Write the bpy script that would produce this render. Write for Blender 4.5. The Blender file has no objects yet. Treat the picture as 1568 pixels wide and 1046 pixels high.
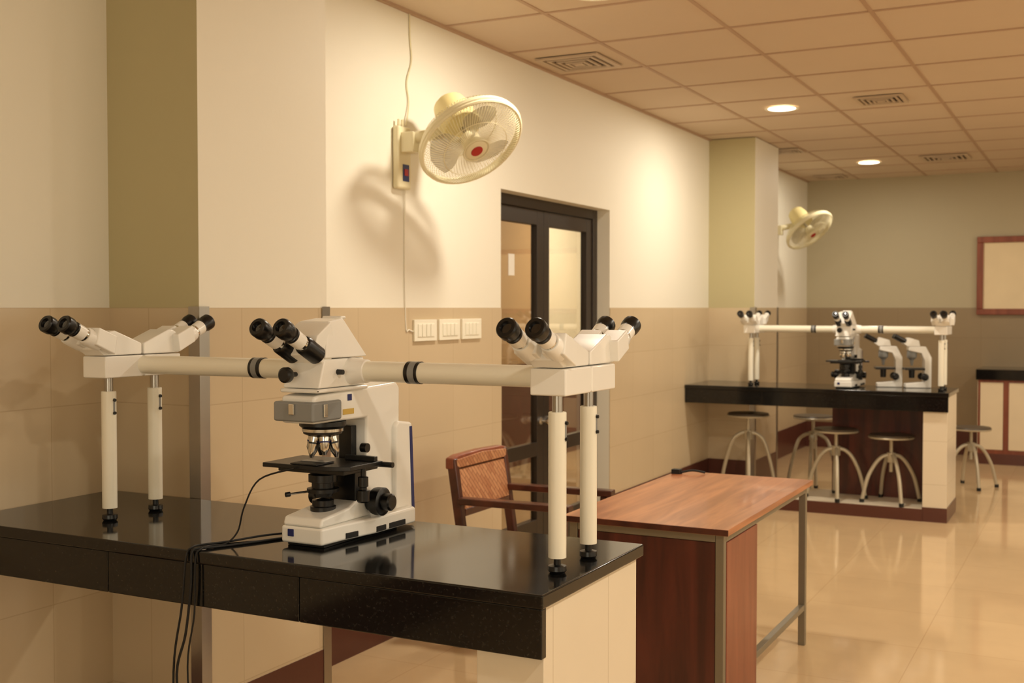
import bpy, bmesh, math, random
from mathutils import Vector, Matrix
random.seed(4)
scene = bpy.context.scene
try:
    scene.view_settings.view_transform = 'Standard'
except Exception:
    pass

# ------------------------------------------------------------------ materials
def lin(c):
    out = []
    for v in c:
        v = v / 255.0
        out.append(v / 12.92 if v <= 0.04045 else ((v + 0.055) / 1.055) ** 2.4)
    return (*out, 1.0)

def base_mat(name):
    m = bpy.data.materials.new(name)
    m.use_nodes = True
    nt = m.node_tree
    b = nt.nodes['Principled BSDF']
    return m, nt, b

def N(nt, t, **kw):
    n = nt.nodes.new(t)
    for k, v in kw.items():
        setattr(n, k, v)
    return n

def plain(name, col, rough=0.5, metal=0.0, var=0.06, scale=6.0, bump=0.0, bscale=80, coat=0.0, emit=None, es=0):
    m, nt, b = base_mat(name)
    b.inputs['Roughness'].default_value = rough
    b.inputs['Metallic'].default_value = metal
    b.inputs['Coat Weight'].default_value = coat
    c = lin(col)
    geo = N(nt, 'ShaderNodeTexCoord')
    no = N(nt, 'ShaderNodeTexNoise')
    no.inputs['Scale'].default_value = scale
    no.inputs['Detail'].default_value = 4
    nt.links.new(geo.outputs['Object'], no.inputs['Vector'])
    mx = N(nt, 'ShaderNodeMix', data_type='RGBA')
    mx.inputs[6].default_value = tuple(min(1, x * (1 - var)) for x in c[:3]) + (1,)
    mx.inputs[7].default_value = tuple(min(1, x * (1 + var)) for x in c[:3]) + (1,)
    nt.links.new(no.outputs['Fac'], mx.inputs[0])
    nt.links.new(mx.outputs[2], b.inputs['Base Color'])
    if bump:
        n2 = N(nt, 'ShaderNodeTexNoise')
        n2.inputs['Scale'].default_value = bscale
        nt.links.new(geo.outputs['Object'], n2.inputs['Vector'])
        bp = N(nt, 'ShaderNodeBump')
        bp.inputs['Strength'].default_value = bump
        bp.inputs['Distance'].default_value = 0.01
        nt.links.new(n2.outputs['Fac'], bp.inputs['Height'])
        nt.links.new(bp.outputs['Normal'], b.inputs['Normal'])
    if emit:
        b.inputs['Emission Color'].default_value = lin(emit)
        b.inputs['Emission Strength'].default_value = es
    return m

def tile(name, col, col2, grout, w, h, mode, rough=0.3, mortar=0.003, off=(0, 0), var=0.05, bump=0.3):
    m, nt, b = base_mat(name)
    b.inputs['Roughness'].default_value = rough
    g = N(nt, 'ShaderNodeNewGeometry')
    s = N(nt, 'ShaderNodeSeparateXYZ')
    nt.links.new(g.outputs['Position'], s.inputs[0])
    c = N(nt, 'ShaderNodeCombineXYZ')
    if mode == 'wall':
        a = N(nt, 'ShaderNodeMath', operation='ADD')
        nt.links.new(s.outputs[0], a.inputs[0]); nt.links.new(s.outputs[1], a.inputs[1])
        nt.links.new(a.outputs[0], c.inputs[0]); nt.links.new(s.outputs[2], c.inputs[1])
    else:
        nt.links.new(s.outputs[0], c.inputs[0]); nt.links.new(s.outputs[1], c.inputs[1])
    mp = N(nt, 'ShaderNodeVectorMath', operation='ADD')
    mp.inputs[1].default_value = (off[0] + 30 * w, off[1] + 30 * h, 0)
    nt.links.new(c.outputs[0], mp.inputs[0])
    br = N(nt, 'ShaderNodeTexBrick')
    br.offset = 0.0
    br.inputs['Scale'].default_value = 1.0
    br.inputs['Brick Width'].default_value = w
    br.inputs['Row Height'].default_value = h
    br.inputs['Mortar Size'].default_value = mortar
    br.inputs['Mortar Smooth'].default_value = 0.2
    br.inputs['Color1'].default_value = lin(col)
    br.inputs['Color2'].default_value = lin(col2)
    br.inputs['Mortar'].default_value = lin(grout)
    nt.links.new(mp.outputs[0], br.inputs['Vector'])
    no = N(nt, 'ShaderNodeTexNoise')
    no.inputs['Scale'].default_value = 5
    no.inputs['Detail'].default_value = 6
    nt.links.new(g.outputs['Position'], no.inputs['Vector'])
    r = N(nt, 'ShaderNodeMapRange')
    r.inputs[3].default_value = 1 - var; r.inputs[4].default_value = 1 + var
    nt.links.new(no.outputs['Fac'], r.inputs[0])
    mu = N(nt, 'ShaderNodeVectorMath', operation='SCALE')
    nt.links.new(br.outputs['Color'], mu.inputs[0]); nt.links.new(r.outputs[0], mu.inputs['Scale'])
    nt.links.new(mu.outputs[0], b.inputs['Base Color'])
    bp = N(nt, 'ShaderNodeBump'); bp.invert = True
    bp.inputs['Strength'].default_value = bump; bp.inputs['Distance'].default_value = 0.002
    nt.links.new(br.outputs['Fac'], bp.inputs['Height'])
    nt.links.new(bp.outputs['Normal'], b.inputs['Normal'])
    return m

def wood(name, c1, c2, rough=0.35, stretch=(12, 1.2, 12), coat=0.2):
    m, nt, b = base_mat(name)
    b.inputs['Roughness'].default_value = rough
    b.inputs['Coat Weight'].default_value = coat
    g = N(nt, 'ShaderNodeNewGeometry')
    mp = N(nt, 'ShaderNodeMapping')
    mp.inputs['Scale'].default_value = stretch
    nt.links.new(g.outputs['Position'], mp.inputs[0])
    no = N(nt, 'ShaderNodeTexNoise')
    no.inputs['Scale'].default_value = 1.6; no.inputs['Detail'].default_value = 8
    no.inputs['Distortion'].default_value = 0.8
    nt.links.new(mp.outputs[0], no.inputs['Vector'])
    cr = N(nt, 'ShaderNodeValToRGB')
    cr.color_ramp.elements[0].position = 0.35; cr.color_ramp.elements[0].color = lin(c1)
    cr.color_ramp.elements[1].position = 0.68; cr.color_ramp.elements[1].color = lin(c2)
    nt.links.new(no.outputs['Fac'], cr.inputs[0])
    nt.links.new(cr.outputs[0], b.inputs['Base Color'])
    return m

def granite(name):
    m, nt, b = base_mat(name)
    b.inputs['Roughness'].default_value = 0.1
    g = N(nt, 'ShaderNodeNewGeometry')
    v = N(nt, 'ShaderNodeTexNoise'); v.inputs['Scale'].default_value = 160; v.inputs['Detail'].default_value = 3
    nt.links.new(g.outputs['Position'], v.inputs['Vector'])
    cr = N(nt, 'ShaderNodeValToRGB')
    cr.color_ramp.elements[0].position = 0.55; cr.color_ramp.elements[0].color = (0.006, 0.006, 0.006, 1)
    cr.color_ramp.elements[1].position = 0.8; cr.color_ramp.elements[1].color = (0.03, 0.028, 0.024, 1)
    nt.links.new(v.outputs['Fac'], cr.inputs[0]); nt.links.new(cr.outputs[0], b.inputs['Base Color'])
    n2 = N(nt, 'ShaderNodeTexNoise'); n2.inputs['Scale'].default_value = 4; n2.inputs['Detail'].default_value = 5
    nt.links.new(g.outputs['Position'], n2.inputs['Vector'])
    r = N(nt, 'ShaderNodeMapRange'); r.inputs[3].default_value = 0.05; r.inputs[4].default_value = 0.14
    nt.links.new(n2.outputs['Fac'], r.inputs[0]); nt.links.new(r.outputs[0], b.inputs['Roughness'])
    return m

def glass(name, tint=(238, 234, 224)):
    m = bpy.data.materials.new(name); m.use_nodes = True
    nt = m.node_tree; nt.nodes.clear()
    o = N(nt, 'ShaderNodeOutputMaterial'); mx = N(nt, 'ShaderNodeMixShader')
    t = N(nt, 'ShaderNodeBsdfTransparent'); t.inputs[0].default_value = lin(tint)
    gl = N(nt, 'ShaderNodeBsdfGlossy'); gl.inputs['Roughness'].default_value = 0.02
    fr = N(nt, 'ShaderNodeLayerWeight'); fr.inputs[0].default_value = 0.3
    mr = N(nt, 'ShaderNodeMapRange'); mr.inputs[3].default_value = 0.04; mr.inputs[4].default_value = 0.4
    nt.links.new(fr.outputs['Facing'], mr.inputs[0])
    nt.links.new(mr.outputs[0], mx.inputs[0])
    nt.links.new(t.outputs[0], mx.inputs[1]); nt.links.new(gl.outputs[0], mx.inputs[2])
    nt.links.new(mx.outputs[0], o.inputs[0])
    return m

def cane(name):
    m, nt, b = base_mat(name)
    b.inputs['Roughness'].default_value = 0.5
    g = N(nt, 'ShaderNodeNewGeometry')
    s = N(nt, 'ShaderNodeSeparateXYZ'); nt.links.new(g.outputs['Position'], s.inputs[0])
    ad = N(nt, 'ShaderNodeMath', operation='ADD'); nt.links.new(s.outputs[0], ad.inputs[0]); nt.links.new(s.outputs[1], ad.inputs[1])
    c = N(nt, 'ShaderNodeCombineXYZ'); nt.links.new(ad.outputs[0], c.inputs[0]); nt.links.new(s.outputs[2], c.inputs[1])
    mp = N(nt, 'ShaderNodeMapping'); mp.inputs['Rotation'].default_value = (0, 0, math.radians(45))
    nt.links.new(c.outputs[0], mp.inputs[0])
    br = N(nt, 'ShaderNodeTexBrick'); br.offset = 0.5
    br.inputs['Scale'].default_value = 1; br.inputs['Brick Width'].default_value = 0.07; br.inputs['Row Height'].default_value = 0.018
    br.inputs['Mortar Size'].default_value = 0.0015
    br.inputs['Color1'].default_value = lin((200, 146, 104)); br.inputs['Color2'].default_value = lin((174, 116, 78)); br.inputs['Mortar'].default_value = lin((134, 82, 52))
    nt.links.new(mp.outputs[0], br.inputs['Vector'])
    nt.links.new(br.outputs[0], b.inputs['Base Color'])
    bp = N(nt, 'ShaderNodeBump'); bp.invert = True; bp.inputs['Strength'].default_value = 0.5; bp.inputs['Distance'].default_value = 0.002
    nt.links.new(br.outputs['Fac'], bp.inputs['Height']); nt.links.new(bp.outputs['Normal'], b.inputs['Normal'])
    return m

PAINT = plain('cream_wall_paint', (238, 234, 220), 0.6, var=0.015, scale=1.5, bump=0.03, bscale=60)
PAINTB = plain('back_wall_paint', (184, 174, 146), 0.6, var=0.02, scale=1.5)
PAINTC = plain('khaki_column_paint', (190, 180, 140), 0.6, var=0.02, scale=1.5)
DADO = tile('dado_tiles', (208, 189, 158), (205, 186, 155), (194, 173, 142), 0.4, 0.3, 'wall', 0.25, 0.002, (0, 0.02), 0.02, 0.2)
BASE = plain('brown_baseboard_tile', (88, 48, 38), 0.3, var=0.12)
FLOOR = tile('glossy_floor_tiles', (216, 187, 146), (214, 185, 144), (200, 169, 128), 0.6, 0.6, 'floor', 0.09, 0.002, (0.1, 0.2), 0.08, 0.06)
CEIL = plain('ceiling_tile', (210, 192, 170), 0.85, var=0.03, scale=3, bump=0.1, bscale=150)
TBAR = plain('ceiling_grid_metal', (184, 156, 132), 0.6)
GRAN = granite('black_granite')
WTILE = tile('white_pier_tiles', (232, 220, 198), (230, 218, 196), (212, 198, 174), 0.3, 0.3, 'wall', 0.25, 0.002, (0.07, 0.04), 0.03)
STEEL = plain('stainless_steel', (176, 172, 166), 0.28, 1.0, scale=20)
GSTEEL = plain('painted_grey_steel', (138, 130, 112), 0.4, 0.4)
CHROME = plain('chrome', (220, 218, 212), 0.12, 1.0)
WHITE = plain('white_enamel', (246, 244, 238), 0.3, var=0.01, coat=0.3)
CREAMP = plain('cream_tube_enamel', (244, 240, 224), 0.3, var=0.01, coat=0.3)
BLACK = plain('black_plastic', (14, 14, 15), 0.32)
BLACKR = plain('black_rubber', (10, 10, 10), 0.6)
GREY = plain('grey_plastic', (138, 140, 140), 0.35)
BLUE = plain('navy_blue_plastic', (24, 36, 100), 0.4)
GOLD = plain('gold_label', (210, 176, 84), 0.4)
LENS = plain('lens_glass_dark', (6, 8, 12), 0.03, coat=1)
WOODTOP = wood('desk_top_laminate', (150, 88, 54), (192, 124, 82), 0.28, (14, 1.2, 14))
WOODDK = wood('dark_wood_panel', (64, 26, 18), (98, 44, 32), 0.35, (10, 10, 1.2))
WOODRD = wood('red_wood_panel', (124, 62, 42), (150, 82, 58), 0.35, (10, 10, 1.2))
WOODCH = wood('chair_wood', (62, 28, 20), (94, 48, 34), 0.3, (6, 6, 6))
CANE = cane('woven_cane')
DOORF = plain('dark_door_frame', (44, 34, 26), 0.35, var=0.1)
GLASS = glass('door_glass')
PLATE = plain('switch_plate_plastic', (244, 240, 222), 0.35)
FANC = plain('fan_cream_plastic', (234, 226, 192), 0.35, coat=0.2)
FANY = plain('fan_yellow_plastic', (234, 220, 162), 0.35, coat=0.2)
RED = plain('red_badge', (176, 30, 30), 0.4)
BOARD = plain('board_cream', (236, 218, 182), 0.7)
VENT = plain('vent_metal', (196, 176, 152), 0.5)
VDARK = plain('vent_dark', (70, 54, 42), 0.8)
PANELW = plain('cabinet_cream_panel', (232, 216, 186), 0.4)
SEATM = plain('stool_seat_dark', (84, 72, 58), 0.4)
STOOLM = plain('stool_leg_metal', (190, 180, 158), 0.35, 0.3)
EMIT = plain('downlight_lens', (255, 240, 210), 0.5, emit=(255, 238, 206), es=9)
def translucent(name, col, alpha):
    m, nt, b = base_mat(name)
    b.inputs['Base Color'].default_value = lin(col); b.inputs['Alpha'].default_value = alpha
    b.inputs['Roughness'].default_value = 0.25
    return m
BLADE = translucent('fan_blade_plastic', (170, 162, 138), 0.75)

# ------------------------------------------------------------------ mesh builder
class B:
    def __init__(self, name, parent=None, bevel=0.0, seg=2):
        self.name = name; self.parent = parent; self.bm = bmesh.new()
        self.mats = []; self.bevel = bevel; self.seg = seg
    def mi(self, m):
        if m not in self.mats: self.mats.append(m)
        return self.mats.index(m)
    def poly(self, pts, faces, m):
        i = self.mi(m)
        vs = [self.bm.verts.new(p) for p in pts]
        for f in faces:
            try:
                fc = self.bm.faces.new([vs[k] for k in f]); fc.material_index = i
            except ValueError: pass
        return vs
    def box(self, a, b, m):
        x0, y0, z0 = a; x1, y1, z1 = b
        p = [(x0,y0,z0),(x1,y0,z0),(x1,y1,z0),(x0,y1,z0),(x0,y0,z1),(x1,y0,z1),(x1,y1,z1),(x0,y1,z1)]
        self.poly(p, [(0,3,2,1),(4,5,6,7),(0,1,5,4),(1,2,6,5),(2,3,7,6),(3,0,4,7)], m); return self
    def hexa(self, bot, top, m):
        self.poly(list(bot) + list(top), [(0,3,2,1),(4,5,6,7),(0,1,5,4),(1,2,6,5),(2,3,7,6),(3,0,4,7)], m); return self
    def prism(self, pts, x0, x1, m, axis='x'):
        n = len(pts)
        if axis == 'x': P = [(x0, p[0], p[1]) for p in pts] + [(x1, p[0], p[1]) for p in pts]
        elif axis == 'y': P = [(p[0], x0, p[1]) for p in pts] + [(p[0], x1, p[1]) for p in pts]
        else: P = [(p[0], p[1], x0) for p in pts] + [(p[0], p[1], x1) for p in pts]
        F = [tuple(range(n))[::-1], tuple(range(n, 2*n))] + [(i, (i+1) % n, n + (i+1) % n, n + i) for i in range(n)]
        self.poly(P, F, m); return self
    def lathe(self, prof, o, ax, m, seg=28, caps=True):
        o = Vector(o); ax = Vector(ax).normalized()
        u = ax.orthogonal().normalized(); v = ax.cross(u)
        i = self.mi(m); rings = []
        for r, h in prof:
            rings.append([self.bm.verts.new(o + ax*h + (u*math.cos(2*math.pi*k/seg) + v*math.sin(2*math.pi*k/seg))*max(r, 1e-5)) for k in range(seg)])
        for a, b in zip(rings, rings[1:]):
            for k in range(seg):
                f = self.bm.faces.new((a[k], a[(k+1)%seg], b[(k+1)%seg], b[k])); f.material_index = i
        if caps:
            f = self.bm.faces.new(rings[0][::-1]); f.material_index = i
            f = self.bm.faces.new(rings[-1]); f.material_index = i
        return self
    def cyl(self, p0, p1, r0, m, r1=None, seg=24):
        p0 = Vector(p0); p1 = Vector(p1)
        return self.lathe([(r0, 0), (r0 if r1 is None else r1, (p1-p0).length)], p0, p1-p0, m, seg)
    def tube(self, pts, r, m, seg=8, closed=False, smooth=0):
        pts = [Vector(p) for p in pts]
        if smooth:
            q = []; n = len(pts)
            for i in range(n-1):
                p0 = pts[max(i-1, 0)]; p1 = pts[i]; p2 = pts[i+1]; p3 = pts[min(i+2, n-1)]
                for k in range(smooth):
                    t = k/smooth
                    q.append(0.5*((2*p1)+(p2-p0)*t+(2*p0-5*p1+4*p2-p3)*t*t+(3*p1-p0-3*p2+p3)*t**3))
            q.append(pts[-1]); pts = q
        n = len(pts); i = self.mi(m); rings = []; u = None
        for k in range(n):
            if closed: d = pts[(k+1) % n] - pts[k-1]
            else: d = pts[min(k+1, n-1)] - pts[max(k-1, 0)]
            d.normalize()
            if u is None: u = d.orthogonal().normalized()
            else:
                u = (u - d*u.dot(d)); u.normalize()
            v = d.cross(u)
            rings.append([self.bm.verts.new(pts[k] + (u*math.cos(2*math.pi*j/seg)+v*math.sin(2*math.pi*j/seg))*r) for j in range(seg)])
        for k in range(n if closed else n-1):
            a = rings[k]; b = rings[(k+1) % n]
            for j in range(seg):
                f = self.bm.faces.new((a[j], a[(j+1)%seg], b[(j+1)%seg], b[j])); f.material_index = i
        if not closed:
            self.bm.faces.new(rings[0][::-1]).material_index = i
            self.bm.faces.new(rings[-1]).material_index = i
        return self
    def done(self, loc=(0,0,0)):
        bm = self.bm
        bmesh.ops.recalc_face_normals(bm, faces=bm.faces)
        for f in bm.faces: f.smooth = True
        for e in bm.edges:
            if len(e.link_faces) == 2:
                if e.calc_face_angle(0) > math.radians(32): e.smooth = False
        me = bpy.data.meshes.new(self.name); bm.to_mesh(me); bm.free()
        for m in self.mats: me.materials.append(m)
        ob = bpy.data.objects.new(self.name, me); scene.collection.objects.link(ob)
        ob.location = loc
        if self.parent: ob.parent = self.parent
        if self.bevel:
            md = ob.modifiers.new('Bevel', 'BEVEL'); md.width = self.bevel; md.segments = self.seg
            md.limit_method = 'ANGLE'; md.angle_limit = math.radians(40); md.harden_normals = True
        return ob

def empty(name, loc, rot=(0,0,0)):
    e = bpy.data.objects.new(name, None); scene.collection.objects.link(e)
    e.location = loc; e.rotation_euler = rot; e.empty_display_size = 0.1
    return e

# ------------------------------------------------------------------ room constants
WX = -2.82; ZD = 1.48; ZC = 2.823; YB = 12.29; RX = 4.2; YF = -3.0
DY0, DY1, DZ = 5.32, 6.81, 2.105
CX = -2.445
COLS = [(2.652, 3.294), (8.88, 9.59)]

B('floor').box((-5.0, YF-0.1, -0.1), (RX+0.1, YB+0.1, 0), FLOOR).done()
c = B('ceiling').box((-5.0, YF-0.1, ZC), (RX+0.1, YB+0.1, ZC+0.1), CEIL)
c.done()
g = B('trim_ceiling_grid')
x = -2.285
while x < RX:
    g.box((x-0.010, YF, ZC-0.004), (x+0.010, YB, ZC), TBAR); x += 0.665
y = 4.73 - 0.65*12
while y < YB:
    if y > YF: g.box((WX, y-0.010, ZC-0.0045), (RX, y+0.010, ZC-0.0002), TBAR)
    y += 0.65
g.box((WX, YF, ZC-0.012), (WX+0.02, YB, ZC-0.0001), TBAR)
g.done()

w = B('wall_left')
w.box((WX-0.15, YF-0.1, 0), (WX, DY0, ZC), PAINT)
w.box((WX-0.15, DY1, 0), (WX, YB+0.1, ZC), PAINT)
w.box((WX-0.15, DY0, DZ), (WX, DY1, ZC), PAINT)
w.done()
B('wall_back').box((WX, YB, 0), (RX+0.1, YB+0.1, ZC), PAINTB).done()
WINS = [(-1.6, 1.2), (2.6, 5.4), (6.8, 9.6)]
WZ0, WZ1 = 0.95, 2.45
wr = B('wall_right')
ys = [YF-0.1] + [v for ab in WINS for v in ab] + [YB]
for i in range(0, len(ys), 2):
    wr.box((RX, ys[i], 0), (RX+0.1, ys[i+1], ZC), PAINT)
for a, b in WINS:
    wr.box((RX, a, 0), (RX+0.1, b, WZ0), PAINT); wr.box((RX, a, WZ1), (RX+0.1, b, ZC), PAINT)
wr.done()
FW = (-1.4, 1.8)
wf = B('wall_front')
wf.box((WX, YF-0.1, 0), (FW[0], YF, ZC), PAINT); wf.box((FW[1], YF-0.1, 0), (RX, YF, ZC), PAINT)
wf.box((FW[0], YF-0.1, 0), (FW[1], YF, WZ0), PAINT); wf.box((FW[0], YF-0.1, WZ1), (FW[1], YF, ZC), PAINT)
wf.done()
T = 0.004; HB = 0.27
d = B('trim_1')
for (a, b) in [(YF, COLS[0][0]-T), (COLS[0][1]+T, DY0), (DY1, COLS[1][0]-T), (COLS[1][1]+T, YB-T)]:
    d.box((WX, a, HB), (WX+T, b, ZD), DADO)
d.done()
d = B('baseboard_left')
for (a, b) in [(YF, COLS[0][0]-T), (COLS[0][1]+T, DY0), (DY1, COLS[1][0]-T), (COLS[1][1]+T, YB-T)]:
    d.box((WX, a, 0), (WX+T*1.6, b, HB), BASE)
d.done()
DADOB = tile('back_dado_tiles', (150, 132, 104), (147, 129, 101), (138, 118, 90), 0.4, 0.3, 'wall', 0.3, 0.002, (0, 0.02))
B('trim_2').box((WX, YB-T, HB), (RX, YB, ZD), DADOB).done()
B('baseboard_back').box((WX, YB-T*1.6, 0), (RX, YB, HB), BASE).done()
B('baseboard_right').box((RX-T, YF, 0), (RX, YB-0.01, HB), BASE).done()
for (a, b) in COLS:
    e = empty('pillar', (0, 0, 0))
    B('shaft', e).box((WX, a, 0), (CX, b, ZC-0.006), PAINT).done()
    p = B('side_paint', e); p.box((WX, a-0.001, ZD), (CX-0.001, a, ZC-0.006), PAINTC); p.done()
    B('tile_cladding', e).box((WX, a-T, HB), (CX+T, b+T, ZD), DADO).done()
    B('base_tile', e).box((WX, a-T*1.6, 0), (CX+T*1.6, b+T*1.6, HB), BASE).done()
    gd = B('corner_guards', e)
    gx = CX + T*1.6+0.0005; ga = a - T*1.6-0.0005; gb = b + T*1.6+0.0005; L = 0.042
    for yy, s in ((ga, 1), (gb, -1)):
        y0 = yy
        gd.box((gx-L, min(y0-s*0.002, y0), 0.0), (gx+0.002, max(y0-s*0.002, y0), ZD+0.004), STEEL)
        gd.box((gx, min(y0, y0+s*L), 0.0), (gx+0.002, max(y0, y0+s*L), ZD+0.004), STEEL)
    gd.done()

def win_light(e, loc, rot, sx, sy, pw):
    L = bpy.data.lights.new('daylight', 'AREA'); L.shape = 'RECTANGLE'
    L.energy = pw; L.color = (1, 0.96, 0.88); L.size = sx; L.size_y = sy
    o = bpy.data.objects.new('window_daylight', L); scene.collection.objects.link(o); o.parent = e
    o.location = loc; o.rotation_euler = rot
for k, (a, b) in enumerate(WINS):
    e = empty('window_%d' % (k+1), (0, 0, 0))
    f = B('frame', e, 0.003)
    n = 3
    for i in range(n+1):
        yy = a + (b-a-0.05)*i/n
        f.box((RX+0.02, yy, WZ0), (RX+0.07, yy+0.05, WZ1), DOORF)
    f.box((RX+0.02, a, WZ0), (RX+0.07, b, WZ0+0.05), DOORF); f.box((RX+0.02, a, WZ1-0.05), (RX+0.07, b, WZ1), DOORF)
    f.done()
    B('pane', e).box((RX+0.044, a+0.02, WZ0+0.02), (RX+0.047, b-0.02, WZ1-0.02), GLASS).done()
    win_light(e, (RX+0.16, (a+b)/2, (WZ0+WZ1)/2), (0, math.radians(90), 0), WZ1-WZ0, b-a, 34)
# unseen window added behind the camera as soft fill for camera-facing sides
e = empty('window_4', (0, 0, 0))
f = B('frame', e, 0.003)
for i in range(4):
    xx = FW[0] + (FW[1]-FW[0]-0.05)*i/3
    f.box((xx, YF-0.07, WZ0), (xx+0.05, YF-0.02, WZ1), DOORF)
f.box((FW[0], YF-0.07, WZ0), (FW[1], YF-0.02, WZ0+0.05), DOORF); f.box((FW[0], YF-0.07, WZ1-0.05), (FW[1], YF-0.02, WZ1), DOORF)
f.done()
B('pane', e).box((FW[0]+0.02, YF-0.047, WZ0+0.02), (FW[1]-0.02, YF-0.044, WZ1-0.02), GLASS).done()
win_light(e, ((FW[0]+FW[1])/2, YF-0.16, (WZ0+WZ1)/2), (math.radians(90), 0, 0), FW[1]-FW[0], WZ1-WZ0, 75)  # added fill lamp, brightens the faces turned to the camera

# ------------------------------------------------------------------ corridor behind the door
CB = -4.9
B('wall_corridor').box((CB-0.1, 3.0, 0), (CB, 12.3, ZC), PAINT).done()
B('wall_corridor_end').box((CB, 12.2, 0), (WX-0.15, 12.3, ZC), PAINT).done()
B('wall_corridor_near').box((CB, 3.0, 0), (WX-0.15, 3.1, ZC), PAINT).done()
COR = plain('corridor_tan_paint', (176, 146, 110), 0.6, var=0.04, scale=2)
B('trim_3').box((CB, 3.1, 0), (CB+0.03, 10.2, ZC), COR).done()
B('trim_4').box((CB+0.03, 3.1, 0.0), (CB+0.045, 12.2, 0.95), BASE).done()

# door
XF = WX-0.085
dr = empty('door_1', (0, 0, 0))
f = B('frame', dr, 0.004)
f.box((XF-0.06, DY0, 0), (XF, DY0+0.05, DZ), DOORF)
f.box((XF-0.06, DY1-0.07, 0), (XF, DY1, DZ), DOORF)
f.box((XF-0.06, DY0+0.05, DZ-0.06), (XF, DY1-0.07, DZ), DOORF)
f.done()
ym = 6.03
for nm, a, b in (('leaf_left', DY0+0.052, ym-0.002), ('leaf_right', ym+0.002, DY1-0.072)):
    l = B(nm, dr, 0.003)
    x0, x1 = XF-0.05, XF-0.008
    zt = DZ-0.063
    l.box((x0, a, 0.01), (x1, a+0.075, zt), DOORF)
    l.box((x0, b-0.085, 0.01), (x1, b, zt), DOORF)
    l.box((x0, a+0.075, zt-0.085), (x1, b-0.085, zt), DOORF)
    l.box((x0, a+0.075, 0.01), (x1, b-0.085, 0.25), DOORF)
    l.box((x0, a+0.075, 0.62), (x1, b-0.085, 0.70), DOORF)
    l.done()
    B(nm+'_glass', dr).box((XF-0.032, a+0.07, 0.2), (XF-0.028, b-0.08, zt-0.08), GLASS).done()
h = B('handles', dr)
for yy in (ym-0.045, ym+0.05):
    h.lathe([(0.022, 0), (0.022, 0.006), (0.009, 0.008), (0.009, 0.04), (0.02, 0.045), (0.024, 0.06), (0.016, 0.072)], (XF-0.008, yy, 0.82), (1, 0, 0), CHROME)
h.done()
B('notice_paper', dr).box((XF-0.027, 5.62, 1.66), (XF-0.025, 5.69, 1.78), WHITE).done()

# ------------------------------------------------------------------ benches
def bench(x1, y0, y1, full):
    e = empty('lab_bench', (0, 0, 0))
    zt = 0.898
    t = B('granite_top', e, 0.004)
    t.box((WX+0.006, y0, zt-0.03), (x1, y1, zt), GRAN)
    t.done()
    ap = B('front_apron', e, 0.003)
    xs = [WX+0.006, WX+0.6, WX+1.2, x1-0.004]
    for i in range(3):
        ap.box((xs[i]+0.0008, y0+0.006, zt-0.135), (xs[i+1]-0.0008, y0+0.028, zt-0.0302), GRAN)
    ap.done()
    p = B('tiled_end_pier', e, 0.002)
    p.box((x1-0.17, y0+0.03, 0.0), (x1-0.012, y1-0.02, zt-0.031), WTILE)
    p.done()
    B('pier_base', e).box((x1-0.172, y0+0.026, 0), (x1-0.008, y1-0.016, 0.10), BASE).done()
    s = B('knee_support', e, 0.002)
    s.box((WX+0.01, y1-0.05, zt-0.12), (x1-0.17, y1-0.03, zt-0.031), GRAN)
    s.done()
    if full:
        B('plinth', e).box((WX+0.01, y0+0.03, 0), (x1-0.172, y1-0.01, 0.088), WTILE).done()
        B('plinth_front', e).box((WX+0.4, y0+0.02, 0), (x1-0.172, y0+0.03, 0.085), BASE).done()
        B('wood_cabinet', e, 0.003).box((-1.80, y1-0.16, 0.088), (-1.11, y1-0.055, zt-0.031), WOODDK).done()
bench(-1.0, 2.067, 2.640, False)
bench(-0.93, 8.28, 8.868, True)

# ------------------------------------------------------------------ discussion microscope
def eyepieces(b, cx, q0, z0, dq, dz, sp, L, dark=False):
    ax = Vector((0, dq, dz)).normalized()
    for s in (-1, 1):
        o = Vector((cx + s*sp, q0, z0))
        body = BLACK if dark else WHITE
        b.lathe([(0.0235, 0), (0.0235, L*0.36), (0.021, L*0.40)], o, ax, body)
        b.lathe([(0.0185, L*0.40), (0.0185, L*0.47)], o, ax, CHROME)
        b.lathe([(0.0195, L*0.47), (0.0205, L*0.68)], o, ax, WHITE)
        b.lathe([(0.0205, L*0.68), (0.0205, L*0.72), (0.0185, L*0.73), (0.0215, L*0.80), (0.0235, L*0.84), (0.0235, L*0.97), (0.021, L), (0.0135, L), (0.012, L*0.95)], o, ax, BLACK)
        b.lathe([(0.0125, L*0.955), (0.001, L*0.965)], o, ax, LENS)

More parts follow.
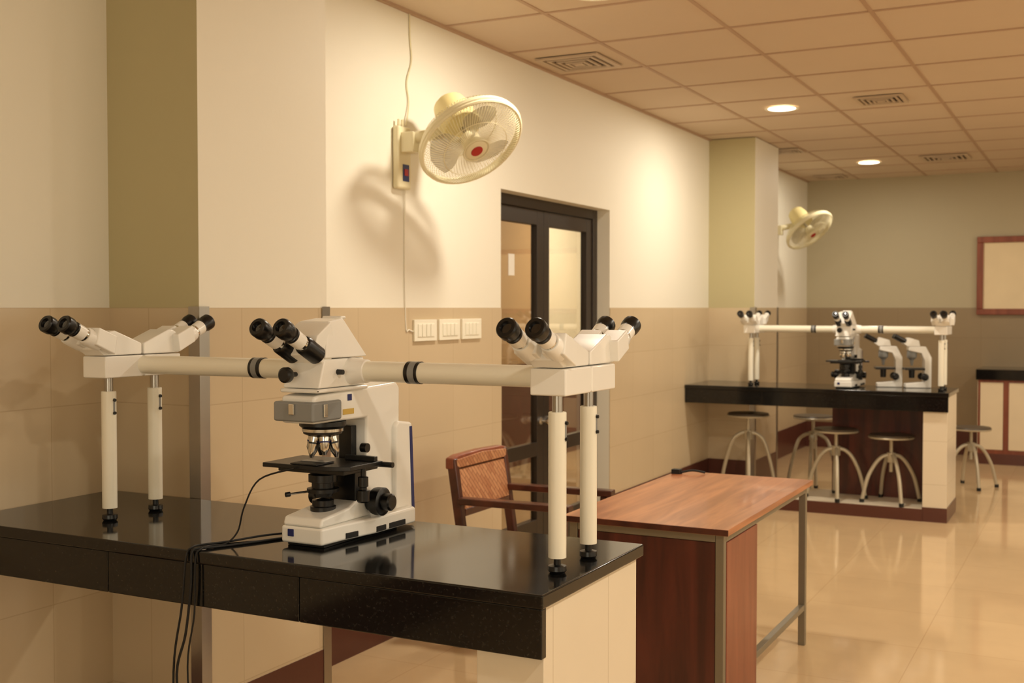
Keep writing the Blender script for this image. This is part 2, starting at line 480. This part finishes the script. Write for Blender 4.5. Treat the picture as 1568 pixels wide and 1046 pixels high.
def discussion_scope(loc):
    e = empty('discussion_microscope', loc)
    b = B('foot', e, 0.007, 3)
    b.prism([(-0.062, -0.138), (0.062, -0.138), (0.068, -0.06), (0.088, 0.05), (0.095, 0.23), (0.06, 0.262), (-0.06, 0.262), (-0.095, 0.23), (-0.088, 0.05), (-0.068, -0.06)], 0.008, 0.05, WHITE, 'z')
    b.prism([(-0.138, 0.05), (-0.13, 0.072), (-0.02, 0.084), (0.02, 0.1), (0.08, 0.1), (0.08, 0.05)], -0.058, 0.058, WHITE, 'x')
    b.done()
    b = B('foot_pads_and_badges', e, 0.0015)
    b.box((-0.04, -0.1405, 0.025), (-0.022, -0.138, 0.043), BLUE)
    b.box((-0.055, -0.12, 0.0), (0.055, 0.2, 0.009), BLACKR)
    for s in (-1, 1):
        for q0, q1, xa, xb in ((-0.052, -0.01, 0.0705, 0.0775), (0.055, 0.095, 0.089, 0.0905), (0.11, 0.18, 0.0915, 0.0945)):
            b.hexa([(s*(xa-0.003), q0, 0.012), (s*(xa+0.0015), q0, 0.012), (s*(xb+0.0015), q1, 0.012), (s*(xb-0.003), q1, 0.012)],
                   [(s*(xa-0.003), q0, 0.026), (s*(xa+0.0015), q0, 0.026), (s*(xb+0.0015), q1, 0.026), (s*(xb-0.003), q1, 0.026)], BLACKR)
    b.done()
    b = B('field_diaphragm', e)
    b.lathe([(0.032, 0.072), (0.032, 0.088), (0.027, 0.09), (0.027, 0.104), (0.018, 0.106)], (0, -0.05, 0), (0, 0, 1), BLACK)
    b.lathe([(0.017, 0.1065), (0.001, 0.109)], (0, -0.05, 0), (0, 0, 1), LENS)
    b.done()
    b = B('stand_column', e, 0.008, 3)
    b.prism([(0.06, 0.05), (0.07, 0.3), (-0.15, 0.302), (-0.15, 0.368), (-0.12, 0.372), (0.21, 0.385), (0.225, 0.37), (0.22, 0.05)], -0.05, 0.05, WHITE, 'x')
    b.done()
    b = B('rear_power_fin', e, 0.008, 3)
    b.prism([(0.185, 0.01), (0.185, 0.27), (0.20, 0.282), (0.268, 0.272), (0.284, 0.01)], -0.062, 0.062, WHITE, 'x')
    b.done()
    b = B('blue_edge_stripe', e, 0.0008)
    b.hexa([(0.0615, 0.264, 0.02), (0.0635, 0.264, 0.02), (0.0635, 0.277, 0.02), (0.0615, 0.277, 0.02)],
           [(0.0615, 0.252, 0.262), (0.0635, 0.252, 0.262), (0.0635, 0.264, 0.262), (0.0615, 0.264, 0.262)], BLUE)
    b.box((0.0502, -0.015, 0.350), (0.0512, 0.003, 0.366), BLUE)
    b.box((0.0502, -0.035, 0.316), (0.0512, 0.012, 0.330), GOLD)
    b.done()
    b = B('front_window_band', e, 0.006, 3)
    b.prism([(-0.060, -0.168), (0.060, -0.168), (0.060, -0.05), (-0.060, -0.05)], 0.308, 0.356, GREY, 'z')
    b.done()
    b = B('window_levers', e, 0.002)
    b.box((-0.008, -0.176, 0.325), (0.008, -0.1685, 0.352), CHROME)
    b.box((0.0605, -0.13, 0.318), (0.065, -0.115, 0.35), CHROME)
    b.done()
    b = B('nosepiece', e)
    b.lathe([(0.058, 0.3), (0.058, 0.29), (0.05, 0.283), (0.048, 0.27), (0.03, 0.262), (0.001, 0.26)], (0, -0.05, 0), (0, 0, 1), BLACK, 36)
    b.lathe([(0.0515, 0.276), (0.0515, 0.283)], (0, -0.05, 0), (0, 0, 1), CHROME, 36)
    b.done()
    b = B('objectives', e)
    for k in range(6):
        an = math.radians(60*k + 15)
        dx, dq = math.cos(an), math.sin(an)
        o = Vector((dx*0.024, -0.05 + dq*0.024, 0.266)); ax = Vector((dx*0.22, dq*0.22, -1)).normalized()
        L = 0.048 if k % 2 else 0.056
        b.lathe([(0.0125, 0), (0.0125, L*0.45), (0.0115, L*0.5), (0.0115, L*0.7), (0.006, L*0.9), (0.004, L)], o, ax, CHROME, 18)
        b.lathe([(0.0128, L*0.3), (0.0128, L*0.38)], o, ax, BLUE if k % 2 else BLACK, 18)
    b.done()
    b = B('stage', e, 0.003)
    b.prism([(-0.125, -0.13), (0.06, -0.13), (0.12, -0.1), (0.125, 0.03), (-0.125, 0.03)], 0.188, 0.199, BLACK, 'z')
    b.box((-0.1, -0.1, 0.176), (0.1, 0.045, 0.1875), BLACK)
    b.box((-0.04, -0.13, 0.1995), (0.04, -0.055, 0.203), BLACKR)
    b.box((0.03, 0.0, 0.1995), (0.12, 0.015, 0.212), BLACK)
    b.box((-0.055, 0.01, 0.09), (0.055, 0.059, 0.1755), BLACK)
    b.box((-0.02, 0.044, 0.10), (0.02, 0.066, 0.28), BLACK)
    b.done()
    b = B('specimen_clip', e, 0.001)
    b.box((-0.038, -0.09, 0.2032), (0.038, -0.064, 0.2042), GREY)
    b.done()
    b = B('condenser', e)
    b.lathe([(0.018, 0.176), (0.03, 0.17), (0.036, 0.168), (0.036, 0.15), (0.028, 0.148), (0.028, 0.135), (0.04, 0.133), (0.04, 0.124), (0.026, 0.122), (0.022, 0.112)], (0, -0.05, 0), (0, 0, 1), BLACK, 30)
    b.cyl((-0.02, -0.09, 0.128), (-0.04, -0.13, 0.126), 0.003, CHROME, seg=10)
    b.cyl((-0.04, -0.13, 0.126), (-0.045, -0.14, 0.1255), 0.006, BLACK, seg=12)
    b.done()
    b = B('stage_drive_knobs', e)
    b.lathe([(0.006, 0.188), (0.006, 0.165), (0.013, 0.163), (0.013, 0.14), (0.009, 0.138), (0.009, 0.132), (0.016, 0.13), (0.016, 0.104), (0.013, 0.10)], (0.1, -0.02, 0), (0, 0, 1), BLACK, 22)
    b.cyl((0.105, 0.03, 0.19), (0.155, 0.03, 0.19), 0.007, BLACK, seg=14)
    b.done()
    b = B('focus_knobs', e)
    for s in (-1, 1):
        b.lathe([(0.026, 0.05), (0.026, 0.07), (0.034, 0.072), (0.036, 0.08), (0.036, 0.098), (0.03, 0.101), (0.022, 0.102), (0.022, 0.122), (0.018, 0.126), (0.001, 0.127)], (0, 0.072, 0.088), (s, 0, 0), BLACK, 32)
    b.cyl((0.045, 0.055, 0.225), (0.062, 0.055, 0.225), 0.012, BLACK, seg=16)
    b.done()
    b = B('beam_splitter_head', e, 0.007, 3)
    b.prism([(-0.058, -0.145), (0.058, -0.145), (0.062, 0.06), (-0.062, 0.06)], 0.376, 0.386, WHITE, 'z')
    b.hexa([(-0.055, -0.138, 0.387), (0.055, -0.138, 0.387), (0.055, 0.055, 0.387), (-0.055, 0.055, 0.387)],
           [(-0.052, -0.11, 0.457), (0.052, -0.11, 0.457), (0.052, 0.055, 0.457), (-0.052, 0.055, 0.457)], WHITE)
    b.done()
    b = B('binocular_prism_housing', e, 0.006, 3)
    b.hexa([(-0.058, -0.115, 0.459), (0.058, -0.115, 0.459), (0.058, 0.062, 0.459), (-0.058, 0.062, 0.459)],
           [(-0.046, -0.085, 0.548), (0.046, -0.085, 0.548), (0.042, -0.02, 0.556), (-0.042, -0.02, 0.556)], WHITE)
    b.prism([(-0.10, 0.44), (-0.155, 0.468), (-0.135, 0.515), (-0.08, 0.548), (-0.06, 0.47)], -0.05, 0.05, WHITE, 'x')
    b.box((-0.03, -0.012, 0.553), (0.03, 0.01, 0.561), WHITE)
    b.done()
    b = B('main_eyepieces', e)
    eyepieces(b, 0, -0.118, 0.467, -0.87, 0.45, 0.0345, 0.155, True)
    b.done()
    b = B('head_knobs', e)
    for (q, z, r, l) in ((-0.06, 0.424, 0.007, 0.014), (0.01, 0.424, 0.012, 0.018)):
        b.cyl((0.052, q, z), (0.056+l, q, z), r, BLACK, r*0.9, 18)
    b.cyl((-0.02, -0.13, 0.42), (-0.02, -0.16, 0.42), 0.006, BLACK, seg=14)
    b.lathe([(0.017, 0), (0.019, 0.004), (0.019, 0.016), (0.014, 0.02)], (-0.02, -0.158, 0.42), (0, -1, 0), BLACK, 20)
    b.done()
    ZT = 0.424
    H = {-1: 0.690, 1: 0.663}
    b = B('side_arm_tubes', e)
    for s in (-1, 1):
        b.lathe([(0.034, 0.05), (0.034, 0.062), (0.031, 0.075), (0.029, 0.10), (0.027, 0.102)], (0, 0, ZT), (s, 0, 0), WHITE, 30)
        b.lathe([(0.0255, 0.10), (0.0255, H[s]-0.04)], (0, 0, ZT), (s, 0, 0), CREAMP, 30)
        b.lathe([(0.0275, 0.222), (0.0275, 0.232)], (0, 0, ZT), (s, 0, 0), BLACK, 30)
        b.lathe([(0.0275, 0.2325), (0.0275, 0.250)], (0, 0, ZT), (s, 0, 0), GREY, 30)
        b.lathe([(0.0275, 0.2505), (0.0275, 0.258)], (0, 0, ZT), (s, 0, 0), BLACK, 30)
    b.done()
    for s in (-1, 1):
        cx = s*H[s]
        b = B('observer_head_body', e, 0.004, 2)
        b.box((cx-0.043, -0.14, 0.392), (cx+0.043, -0.002, 0.451), WHITE)
        b.box((cx-0.043, 0.002, 0.392), (cx+0.043, 0.14, 0.451), WHITE)
        b.box((cx-0.041, -0.01, 0.394), (cx+0.041, 0.01, 0.449), WHITE)
        for t in (-1, 1):
            b.prism([(t*0.138, 0.453), (t*0.162, 0.470), (t*0.152, 0.500), (t*0.118, 0.518), (t*0.10, 0.520), (t*0.004, 0.484), (t*0.004, 0.453)], cx-0.038, cx+0.038, WHITE, 'x')
            for u in (-1, 1):
                xx = cx + u*0.033
                b.prism([(t*0.12, 0.455), (t*0.186, 0.484), (t*0.174, 0.530), (t*0.112, 0.505)], xx-0.027, xx+0.027, WHITE, 'x')
        b.done()
        b = B('observer_eyepieces', e)
        for t in (-1, 1):
            eyepieces(b, cx, t*0.155, 0.488, t*0.9, 0.42, 0.0335, 0.128)
        b.done()
        b = B('support_legs', e)
        for q in (-0.09, 0.080):
            o = (cx, q, 0)
            b.lathe([(0.020, 0.034), (0.020, 0.352), (0.0185, 0.354)], o, (0, 0, 1), CREAMP, 26)
            b.lathe([(0.0115, 0.354), (0.0115, 0.392)], o, (0, 0, 1), STEEL, 20)
            b.lathe([(0.008, 0.034), (0.008, 0.018), (0.020, 0.016), (0.021, 0.006), (0.017, 0.0)], o, (0, 0, 1), BLACK, 22)
            b.box((cx+0.0185, q-0.003, 0.29), (cx+0.021, q+0.003, 0.335), GREY)
            for z in (0.295, 0.33):
                b.cyl((cx+0.018, q, z), (cx+0.025, q, z), 0.0042, BLACK, seg=12)
        b.done()
    return e
discussion_scope((-1.722, 2.352, 0.8985))
discussion_scope((-1.668, 8.56, 0.8985))

def small_scope(loc, rz):
    e = empty('compound_microscope', loc, (0, 0, rz))
    b = B('base_and_arm', e, 0.006, 2)
    b.prism([(-0.07, 0.0), (-0.07, 0.03), (0.06, 0.045), (0.06, 0.2), (0.04, 0.25), (-0.05, 0.27), (-0.05, 0.3), (0.07, 0.3), (0.11, 0.22), (0.11, 0.0)], -0.045, 0.045, WHITE, 'x')
    b.done()
    b = B('stage', e, 0.002); b.box((-0.07, -0.08, 0.13), (0.07, 0.059, 0.145), BLACK)
    b.lathe([(0.02, 0.07), (0.022, 0.129)], (0, -0.02, 0), (0, 0, 1), BLACK)
    b.lathe([(0.008, 0.16), (0.014, 0.2), (0.035, 0.22), (0.035, 0.27)], (0, -0.02, 0), (0, 0, 1), GREY)
    b.done()
    b = B('binocular_head', e, 0.004, 2)
    b.prism([(-0.06, 0.301), (-0.09, 0.325), (-0.05, 0.365), (0.02, 0.345), (0.03, 0.301)], -0.045, 0.045, WHITE, 'x')
    for s in (-1, 1):
        b.cyl((s*0.032, -0.07, 0.335), (s*0.032, -0.15, 0.378), 0.018, BLACK)
    for s in (-1, 1):
        b.lathe([(0.02, 0.045), (0.026, 0.05), (0.026, 0.07), (0.015, 0.075), (0.015, 0.09)], (0, 0.06, 0.08), (s, 0, 0), BLACK)
    b.done()
small_scope((-1.42, 8.74, 0.8985), math.radians(-75))
small_scope((-1.22, 8.74, 0.8985), math.radians(-70))

# ------------------------------------------------------------------ cables on near bench
cb = B('power_cable')
zb = 0.898+0.003
cb.tube([(-1.79, 2.36, zb), (-1.83, 2.27, zb), (-1.86, 2.20, zb), (-1.90, 2.12, zb), (-1.925, 2.078, zb+0.001), (-1.93, 2.061, 0.892), (-1.93, 2.058, 0.82), (-1.945, 2.055, 0.70), (-1.97, 2.05, 0.60), (-1.955, 2.05, 0.45), (-1.965, 2.05, 0.2), (-1.95, 2.06, 0.02)], 0.0032, BLACKR, 8, smooth=6)
cb.tube([(-1.74, 2.21, 1.09), (-1.83, 2.19, 1.06), (-1.87, 2.18, 0.99), (-1.89, 2.18, 0.93), (-1.91, 2.16, zb), (-1.925, 2.12, zb), (-1.915, 2.078, zb+0.001), (-1.918, 2.061, 0.88), (-1.92, 2.058, 0.75), (-1.94, 2.055, 0.62), (-1.925, 2.055, 0.4), (-1.935, 2.055, 0.02)], 0.0022, BLACKR, 8, smooth=6)
cb.tube([(-1.79, 2.42, zb), (-1.87, 2.28, zb+0.004), (-1.92, 2.18, zb), (-1.95, 2.12, zb), (-1.945, 2.078, zb+0.001), (-1.948, 2.061, 0.88), (-1.96, 2.058, 0.76), (-1.985, 2.055, 0.6), (-1.975, 2.05, 0.3), (-1.98, 2.05, 0.02)], 0.0028, BLACKR, 8, smooth=6)
cb.done()

# ------------------------------------------------------------------ fans
def wall_fan(cy, my):
    n = Vector((0.617, -0.27, -0.738)).normalized()
    C = Vector((-2.475, cy, 2.205))
    e = empty('oscillating_fan', (0, 0, 0))
    b = B('wall_plate', e, 0.012, 3)
    b.box((WX+0.001, my-0.055, 2.01), (WX+0.035, my+0.055, 2.29), FANC)
    b.done()
    b = B('controls', e, 0.002)
    b.box((WX+0.035, my-0.02, 2.045), (WX+0.038, my+0.03, 2.12), BLUE)
    b.box((WX+0.037, my-0.01, 2.07), (WX+0.040, my+0.02, 2.10), RED)
    for k in range(2):
        b.cyl((WX+0.02, my-0.03+0.03*k, 2.29), (WX+0.02, my-0.03+0.03*k, 2.32), 0.006, FANC, seg=10)
    b.done()
    b = B('bracket_arm', e, 0.006, 2)
    M = C - n*0.17
    b.tube([(WX+0.03, my, 2.235), (WX+0.1, my+0.005, 2.24), (M.x-0.06, M.y-0.01, 2.27), tuple(M - n*0.02)], 0.026, FANC, 14, smooth=5)
    b.box((WX+0.03, my-0.035, 2.17), (WX+0.10, my+0.035, 2.26), FANC)
    b.done()
    b = B('motor_housing', e)
    b.lathe([(0.02, -0.285), (0.05, -0.275), (0.075, -0.25), (0.086, -0.20), (0.088, -0.15), (0.09, -0.11), (0.086, -0.095)], C, n, FANY, 30)
    b.lathe([(0.012, -0.096), (0.012, 0.0)], C, n, STEEL, 12)
    b.lathe([(0.045, -0.03), (0.045, 0.012), (0.03, 0.022)], C, n, FANC, 24)
    b.done()
    u = n.orthogonal().normalized(); v = n.cross(u)
    def P(r, a, h): return C + (u*math.cos(a) + v*math.sin(a))*r + n*h
    b = B('blades', e)
    for k in range(3):
        a0 = k*2*math.pi/3
        rows = []
        for i in range(9):
            r = 0.042 + (0.195-0.042)*i/8
            wd = 0.35 + 0.35*math.sin(math.pi*min(1, i/8*0.85))
            row = []
            for j in range(7):
                tt = j/6 - 0.5
                row.append(b.bm.verts.new(P(r*(1-0.06*abs(tt)*2*(i/8)), a0 + tt*2*wd + 0.25*i/8, -0.01 + tt*0.045)))
            rows.append(row)
        mi = b.mi(BLADE)
        for i in range(8):
            for j in range(6):
                b.bm.faces.new((rows[i][j], rows[i][j+1], rows[i+1][j+1], rows[i+1][j])).material_index = mi
    b.done()
    b = B('guard_cage', e)
    R = 0.235
    for (r, h, w) in ((R, 0.004, 0.008), (R, -0.02, 0.008), (R*1.012, -0.008, 0.009), (0.15, 0.043, 0.0018), (0.16, -0.088, 0.0018), (0.06, 0.052, 0.003)):
        b.tube([P(r, 2*math.pi*k/48, h) for k in range(48)], w, FANC, 6, closed=True)
    for k in range(96):
        a = 2*math.pi*k/96
        tw = 0.35
        b.tube([P(R*q, a + tw*(1-q), hh) for q, hh in ((1.0, 0.006), (0.93, 0.022), (0.8, 0.034), (0.6, 0.043), (0.4, 0.048), (0.2, 0.05))], 0.0013, FANC, 4)
        b.tube([P(R*q, a, hh) for q, hh in ((1.0, -0.02), (0.95, -0.05), (0.84, -0.075), (0.65, -0.09), (0.38, -0.10))], 0.0013, FANC, 4)
    b.lathe([(0.05, 0.047), (0.052, 0.052), (0.044, 0.057), (0.001, 0.058)], C, n, FANC, 30)
    b.lathe([(0.028, 0.0585), (0.026, 0.0605), (0.001, 0.061)], C, n, RED, 24)
    b.done()
    b = B('cord', e)
    if cy < 6:
        b.tube([(WX+0.02, my+0.03, 2.30), (WX+0.012, my+0.06, 2.36), (WX+0.006, my+0.075, 2.42), (WX+0.006, my+0.06, 2.5), (WX+0.006, my+0.1, 2.6), (WX+0.006, my+0.09, 2.7), (WX+0.006, my+0.085, 2.815)], 0.0035, FANC, 6, smooth=5)
        b.tube([(WX+0.012, my+0.04, 2.02), (WX+0.006, my+0.04, 1.9), (WX+0.006, my+0.045, 1.42), (WX+0.008, my+0.07, 1.38), (WX+0.008, my+0.12, 1.37)], 0.003, PAINT, 6, smooth=4)
    else:
        b.tube([(WX+0.02, my, 2.29), (WX+0.006, my, 2.5), (WX+0.006, my, 2.815)], 0.003, FANC, 6)
    b.done()
wall_fan(4.395, 4.34)
wall_fan(10.90, 10.84)

# ------------------------------------------------------------------ switch plates
for a, b_ in ((4.446, 4.645), (4.668, 4.865), (4.888, 5.08)):
    s = B('switch_plate', None, 0.002)
    s.box((WX+T, a, 1.325), (WX+T+0.012, b_, 1.425), PLATE)
    for k in range(4):
        yy = a+0.025+k*(b_-a-0.05)/4
        s.box((WX+T+0.012, yy+0.003, 1.345), (WX+T+0.016, yy+(b_-a-0.05)/4-0.003, 1.405), PLATE)
    s.done()

# ------------------------------------------------------------------ desk
e = empty('wooden_desk', (0, 0, 0))
X0, X1, Y0, Y1, ZT = -1.745, -1.125, 3.77, 5.05, 0.724
b = B('top', e, 0.003); b.box((X0, Y0, ZT-0.022), (X1, Y1, ZT), WOODTOP); b.box((X0-0.0015, Y0-0.0015, ZT-0.021), (X1+0.0015, Y0-0.0001, ZT-0.001), WOODCH); b.done()
b = B('steel_frame', e, 0.002)
t = 0.03
for x in (X0+0.02, X1-0.02-t):
    for y in (Y0+0.02, Y1-0.05):
        b.box((x, y, 0), (x+t, y+t, ZT-0.0225), GSTEEL)
    b.box((x, Y0+0.051, ZT-0.052), (x+t, Y1-0.051, ZT-0.0225), GSTEEL)
for y in (Y0+0.02, Y1-0.05):
    b.box((X0+0.051, y, ZT-0.05), (X1-0.051, y+t, ZT-0.0225), GSTEEL)
b.box((X1-0.048, Y0+0.45, 0.155), (X1-0.022, Y1-0.051, 0.18), GSTEEL)
b.box((X0+0.022, Y0+0.05, 0.155), (X0+0.048, Y1-0.051, 0.18), GSTEEL)
b.done()
b = B('front_panel', e, 0.002); b.box((X0+0.052, Y0+0.025, 0.06), (X1-0.052, Y0+0.043, ZT-0.052), WOODDK); b.done()
b = B('drawer_pedestal', e, 0.002)
b.box((X0+0.052, Y0+0.052, 0.06), (X1-0.035, Y0+0.44, ZT-0.054), WOODRD)
b.box((X1-0.034, Y0+0.053, 0.06), (X1-0.018, Y0+0.44, ZT-0.054), WOODRD)
b.done()

# ------------------------------------------------------------------ chair
e = empty('cane_back_armchair', (-2.49, 4.53, 0))
b = B('frame', e, 0.006, 2)
def bar(b, p0, p1, w, m):
    p0 = Vector(p0); p1 = Vector(p1); d = (p1-p0).normalized()
    up = Vector((0, 1, 0)) if abs(d.y) < 0.9 else Vector((0, 0, 1))
    a = d.cross(up).normalized()*w[0]/2; c2 = d.cross(a).normalized()*w[1]/2
    b.hexa([p0-a-c2, p0+a-c2, p0+a+c2, p0-a+c2], [p1-a-c2, p1+a-c2, p1+a+c2, p1-a+c2], m)
for y in (-0.23, 0.23):
    bar(b, (0, y, 0), (0.03, y, 0.42), (0.042, 0.036), WOODCH)
    bar(b, (0.03, y, 0.42), (-0.03, y, 0.82), (0.042, 0.036), WOODCH)
    bar(b, (0.5, y, 0), (0.5, y, 0.63), (0.04, 0.036), WOODCH)
    bar(b, (0.01, y, 0.64), (0.54, y, 0.645), (0.03, 0.055), WOODCH)
    bar(b, (0.03, y, 0.40), (0.5, y, 0.40), (0.05, 0.026), WOODCH)
    bar(b, (0.02, y, 0.16), (0.5, y, 0.16), (0.03, 0.022), WOODCH)
bar(b, (0.5, -0.21, 0.40), (0.5, 0.21, 0.40), (0.026, 0.05), WOODCH)
bar(b, (0.03, -0.21, 0.40), (0.03, 0.21, 0.40), (0.026, 0.05), WOODCH)
bar(b, (0.012, -0.21, 0.585), (0.012, 0.21, 0.585), (0.026, 0.035), WOODCH)
b.done()
b = B('curved_top_rail', e, 0.008, 3)
b.prism([(-0.25, 0.775), (0.25, 0.775), (0.25, 0.825), (0.2, 0.835), (0.0, 0.84), (-0.2, 0.835), (-0.25, 0.825)], -0.055, -0.012, WOODRD, 'x')
b.done()
b = B('woven_back', e, 0.004)
b.hexa([(-0.006, -0.212, 0.60), (0.024, -0.212, 0.60), (0.024, 0.212, 0.60), (-0.006, 0.212, 0.60)],
       [(-0.04, -0.217, 0.772), (-0.008, -0.217, 0.772), (-0.008, 0.217, 0.772), (-0.04, 0.217, 0.772)], CANE)
b.prism([(-0.23, 0.78), (0.23, 0.78), (0.23, 0.818), (0.0, 0.83), (-0.23, 0.818)], -0.012, -0.004, CANE, 'x')
b.done()
b = B('woven_seat', e, 0.006); b.box((0.05, -0.21, 0.405), (0.485, 0.21, 0.432), CANE); b.done()

# ------------------------------------------------------------------ stools
def stool(x, y, z0, zs, rot=0.3):
    e = empty('lab_stool', (x, y, z0), (0, 0, rot))
    h = zs - z0
    b = B('seat', e)
    b.lathe([(0.10, h-0.028), (0.15, h-0.026), (0.158, h-0.014), (0.152, h-0.002), (0.001, h)], (0, 0, 0), (0, 0, 1), SEATM, 36)
    b.lathe([(0.155, h-0.028), (0.1605, h-0.02), (0.155, h-0.012)], (0, 0, 0), (0, 0, 1), STOOLM, 36, False)
    b.done()
    b = B('screw_and_legs', e)
    b.lathe([(0.03, h-0.04), (0.013, h-0.045), (0.013, h-0.13), (0.032, h-0.132), (0.032, h-0.20), (0.013, h-0.205), (0.013, h-0.27)], (0, 0, 0), (0, 0, 1), STOOLM, 20)
    b.lathe([(0.07, h-0.038), (0.07, h-0.029)], (0, 0, 0), (0, 0, 1), STOOLM, 20)
    for k in range(4):
        a = k*math.pi/2; c_, s_ = math.cos(a), math.sin(a)
        pts = [(0.028, h-0.15), (0.07, h-0.165), (0.12, h-0.22), (0.17, h*0.35), (0.205, 0.03), (0.21, 0.008)]
        b.tube([(r*c_, r*s_, z) for r, z in pts], 0.014, STOOLM, 10, smooth=5)
        b.cyl((0.21*c_, 0.21*s_, 0.0), (0.21*c_, 0.21*s_, 0.025), 0.017, BLACKR, seg=12)
    b.done()
stool(-1.73, 8.51, 0.088, 0.60, 0.25)
stool(-1.34, 8.50, 0.088, 0.575, 0.5)
stool(-2.40, 8.56, 0.088, 0.68, 0.3)
stool(-2.06, 9.24, 0.0, 0.62, 0.1)
stool(-0.96, 10.1, 0.0, 0.50, 0.4)

# ------------------------------------------------------------------ back wall items
e = empty('notice_board', (0, 0, 0))
b = B('frame', e, 0.006)
nx0, nx1, nz0, nz1 = -1.13, 0.7, 1.41, 2.185; y1 = YB-T-0.001; y0 = y1-0.035
b.box((nx0, y0, nz0), (nx1, y1, nz0+0.06), WOODRD); b.box((nx0, y0, nz1-0.06), (nx1, y1, nz1), WOODRD)
b.box((nx0, y0, nz0+0.06), (nx0+0.06, y1, nz1-0.06), WOODRD); b.box((nx1-0.06, y0, nz0+0.06), (nx1, y1, nz1-0.06), WOODRD)
b.done()
B('board', e).box((nx0+0.06, y1-0.015, nz0+0.06), (nx1-0.06, y1, nz1-0.06), BOARD).done()
e = empty('base_cabinet', (0, 0, 0))
cx0, cx1, cy0, cy1 = -1.05, 2.6, 11.66, YB-0.02
b = B('counter_top', e, 0.004); b.box((cx0-0.02, cy0-0.03, 0.80), (cx1, cy1, 0.898), GRAN); b.done()
b = B('carcass', e, 0.003); b.box((cx0, cy0, 0.0), (cx1, cy1, 0.799), WOODRD); b.done()
b = B('kick', e); b.box((cx0, cy0-0.004, 0), (cx1, cy0-0.0005, 0.1), BASE); b.done()
b = B('door_panels', e, 0.004)
x = cx0+0.02
for wd in [0.2, 0.55, 0.55, 0.55, 0.55, 0.55]:
    b.box((x, cy0-0.014, 0.14), (x+wd, cy0-0.001, 0.775), PANELW); x += wd+0.05
b.box((cx0-0.008, cy0+0.03, 0.1), (cx0-0.0005, cy1-0.03, 0.79), PANELW)
b.done()

b = B('cable_plug'); b.tube([(-1.60, 5.0, 0.731), (-1.65, 4.98, 0.74), (-1.7, 4.96, 0.731)], 0.005, BLACKR, 8, smooth=4)
b.box((-1.74, 4.94, 0.7245), (-1.70, 4.975, 0.745), BLACKR); b.done()

# ------------------------------------------------------------------ ceiling vents
def vent(x, y, s0):
    e = empty('ceiling_vent', (x, y, ZC-0.0045))
    b = B('grille', e)
    for k, f in enumerate((1.0, 0.74, 0.52, 0.32)):
        s = s0*f
        z1 = -0.001 - k*0.002; z0 = z1-0.009; t = 0.085*s0; m = VENT
        if k == 0: t = 0.16*s0
        s2 = s - t
        b.box((-s, -s, z0), (s, -s2, z1), m); b.box((-s, s2, z0), (s, s, z1), m)
        b.box((-s, -s2, z0), (-s2, s2, z1), m); b.box((s2, -s2, z0), (s, s2, z1), m)
    b.box((-s0*.16, -s0*.16, -0.016), (s0*.16, s0*.16, -0.009), VENT)
    b.box((-s0*.95, -s0*.95, -0.0009), (s0*.95, s0*.95, -0.0002), VDARK)
    b.done()
for x, y, s in ((-2.56, 5.74, 0.18), (-1.29, 7.65, 0.15), (-1.27, 10.85, 0.2), (-2.5, 11.9, 0.15), (-2.42, 9.78, 0.13), (0.7, 5.75, 0.2)):
    vent(x, y, s)

# ------------------------------------------------------------------ downlights
LC = (1, 0.89, 0.72)
def downlight(x, y, pw, col=LC, z=ZC):
    e = empty('recessed_downlight', (x, y, z-0.0045))
    b = B('trim_ring', e)
    b.lathe([(0.088, -0.002), (0.11, -0.006), (0.112, -0.001)], (0, 0, 0), (0, 0, 1), PLATE, 32, False)
    b.done()
    b = B('lens', e); b.lathe([(0.09, -0.004), (0.06, -0.006), (0.001, -0.0065)], (0, 0, 0), (0, 0, 1), EMIT, 32); b.done()
    L = bpy.data.lights.new('downlight_lamp', 'AREA'); L.shape = 'DISK'; L.size = 0.17; L.energy = pw; L.color = col
    o = bpy.data.objects.new('lamp', L); scene.collection.objects.link(o); o.parent = e; o.location = (0, 0, -0.02)
for y, pw in ((4.52, 23), (7.69, 25), (10.9, 15)):
    downlight(-1.94, y, pw)
for y, pw in ((1.3, 24), (4.52, 30), (7.69, 26), (10.9, 12)):
    downlight(0.72, y, pw)
for y, pw in ((1.3, 26), (4.52, 28), (7.69, 24)):
    downlight(3.35, y, pw)
downlight(-3.9, 6.4, 25); downlight(-3.9, 10.2, 60)

wd = bpy.data.worlds.new('World'); scene.world = wd; wd.use_nodes = True
wd.node_tree.nodes['Background'].inputs[0].default_value = (1, 0.95, 0.86, 1)
wd.node_tree.nodes['Background'].inputs[1].default_value = 1.0

# ------------------------------------------------------------------ camera
cam = bpy.data.cameras.new('camera'); co = bpy.data.objects.new('camera', cam); scene.collection.objects.link(co)
co.location = (0, 0, 1.48)
co.rotation_euler = (math.radians(90-1.69), 0, math.radians(27.37))
cam.sensor_width = 36; cam.lens = 40.18; cam.clip_start = 0.05
cam.dof.use_dof = True; cam.dof.focus_distance = 2.85; cam.dof.aperture_fstop = 5.6
scene.camera = co
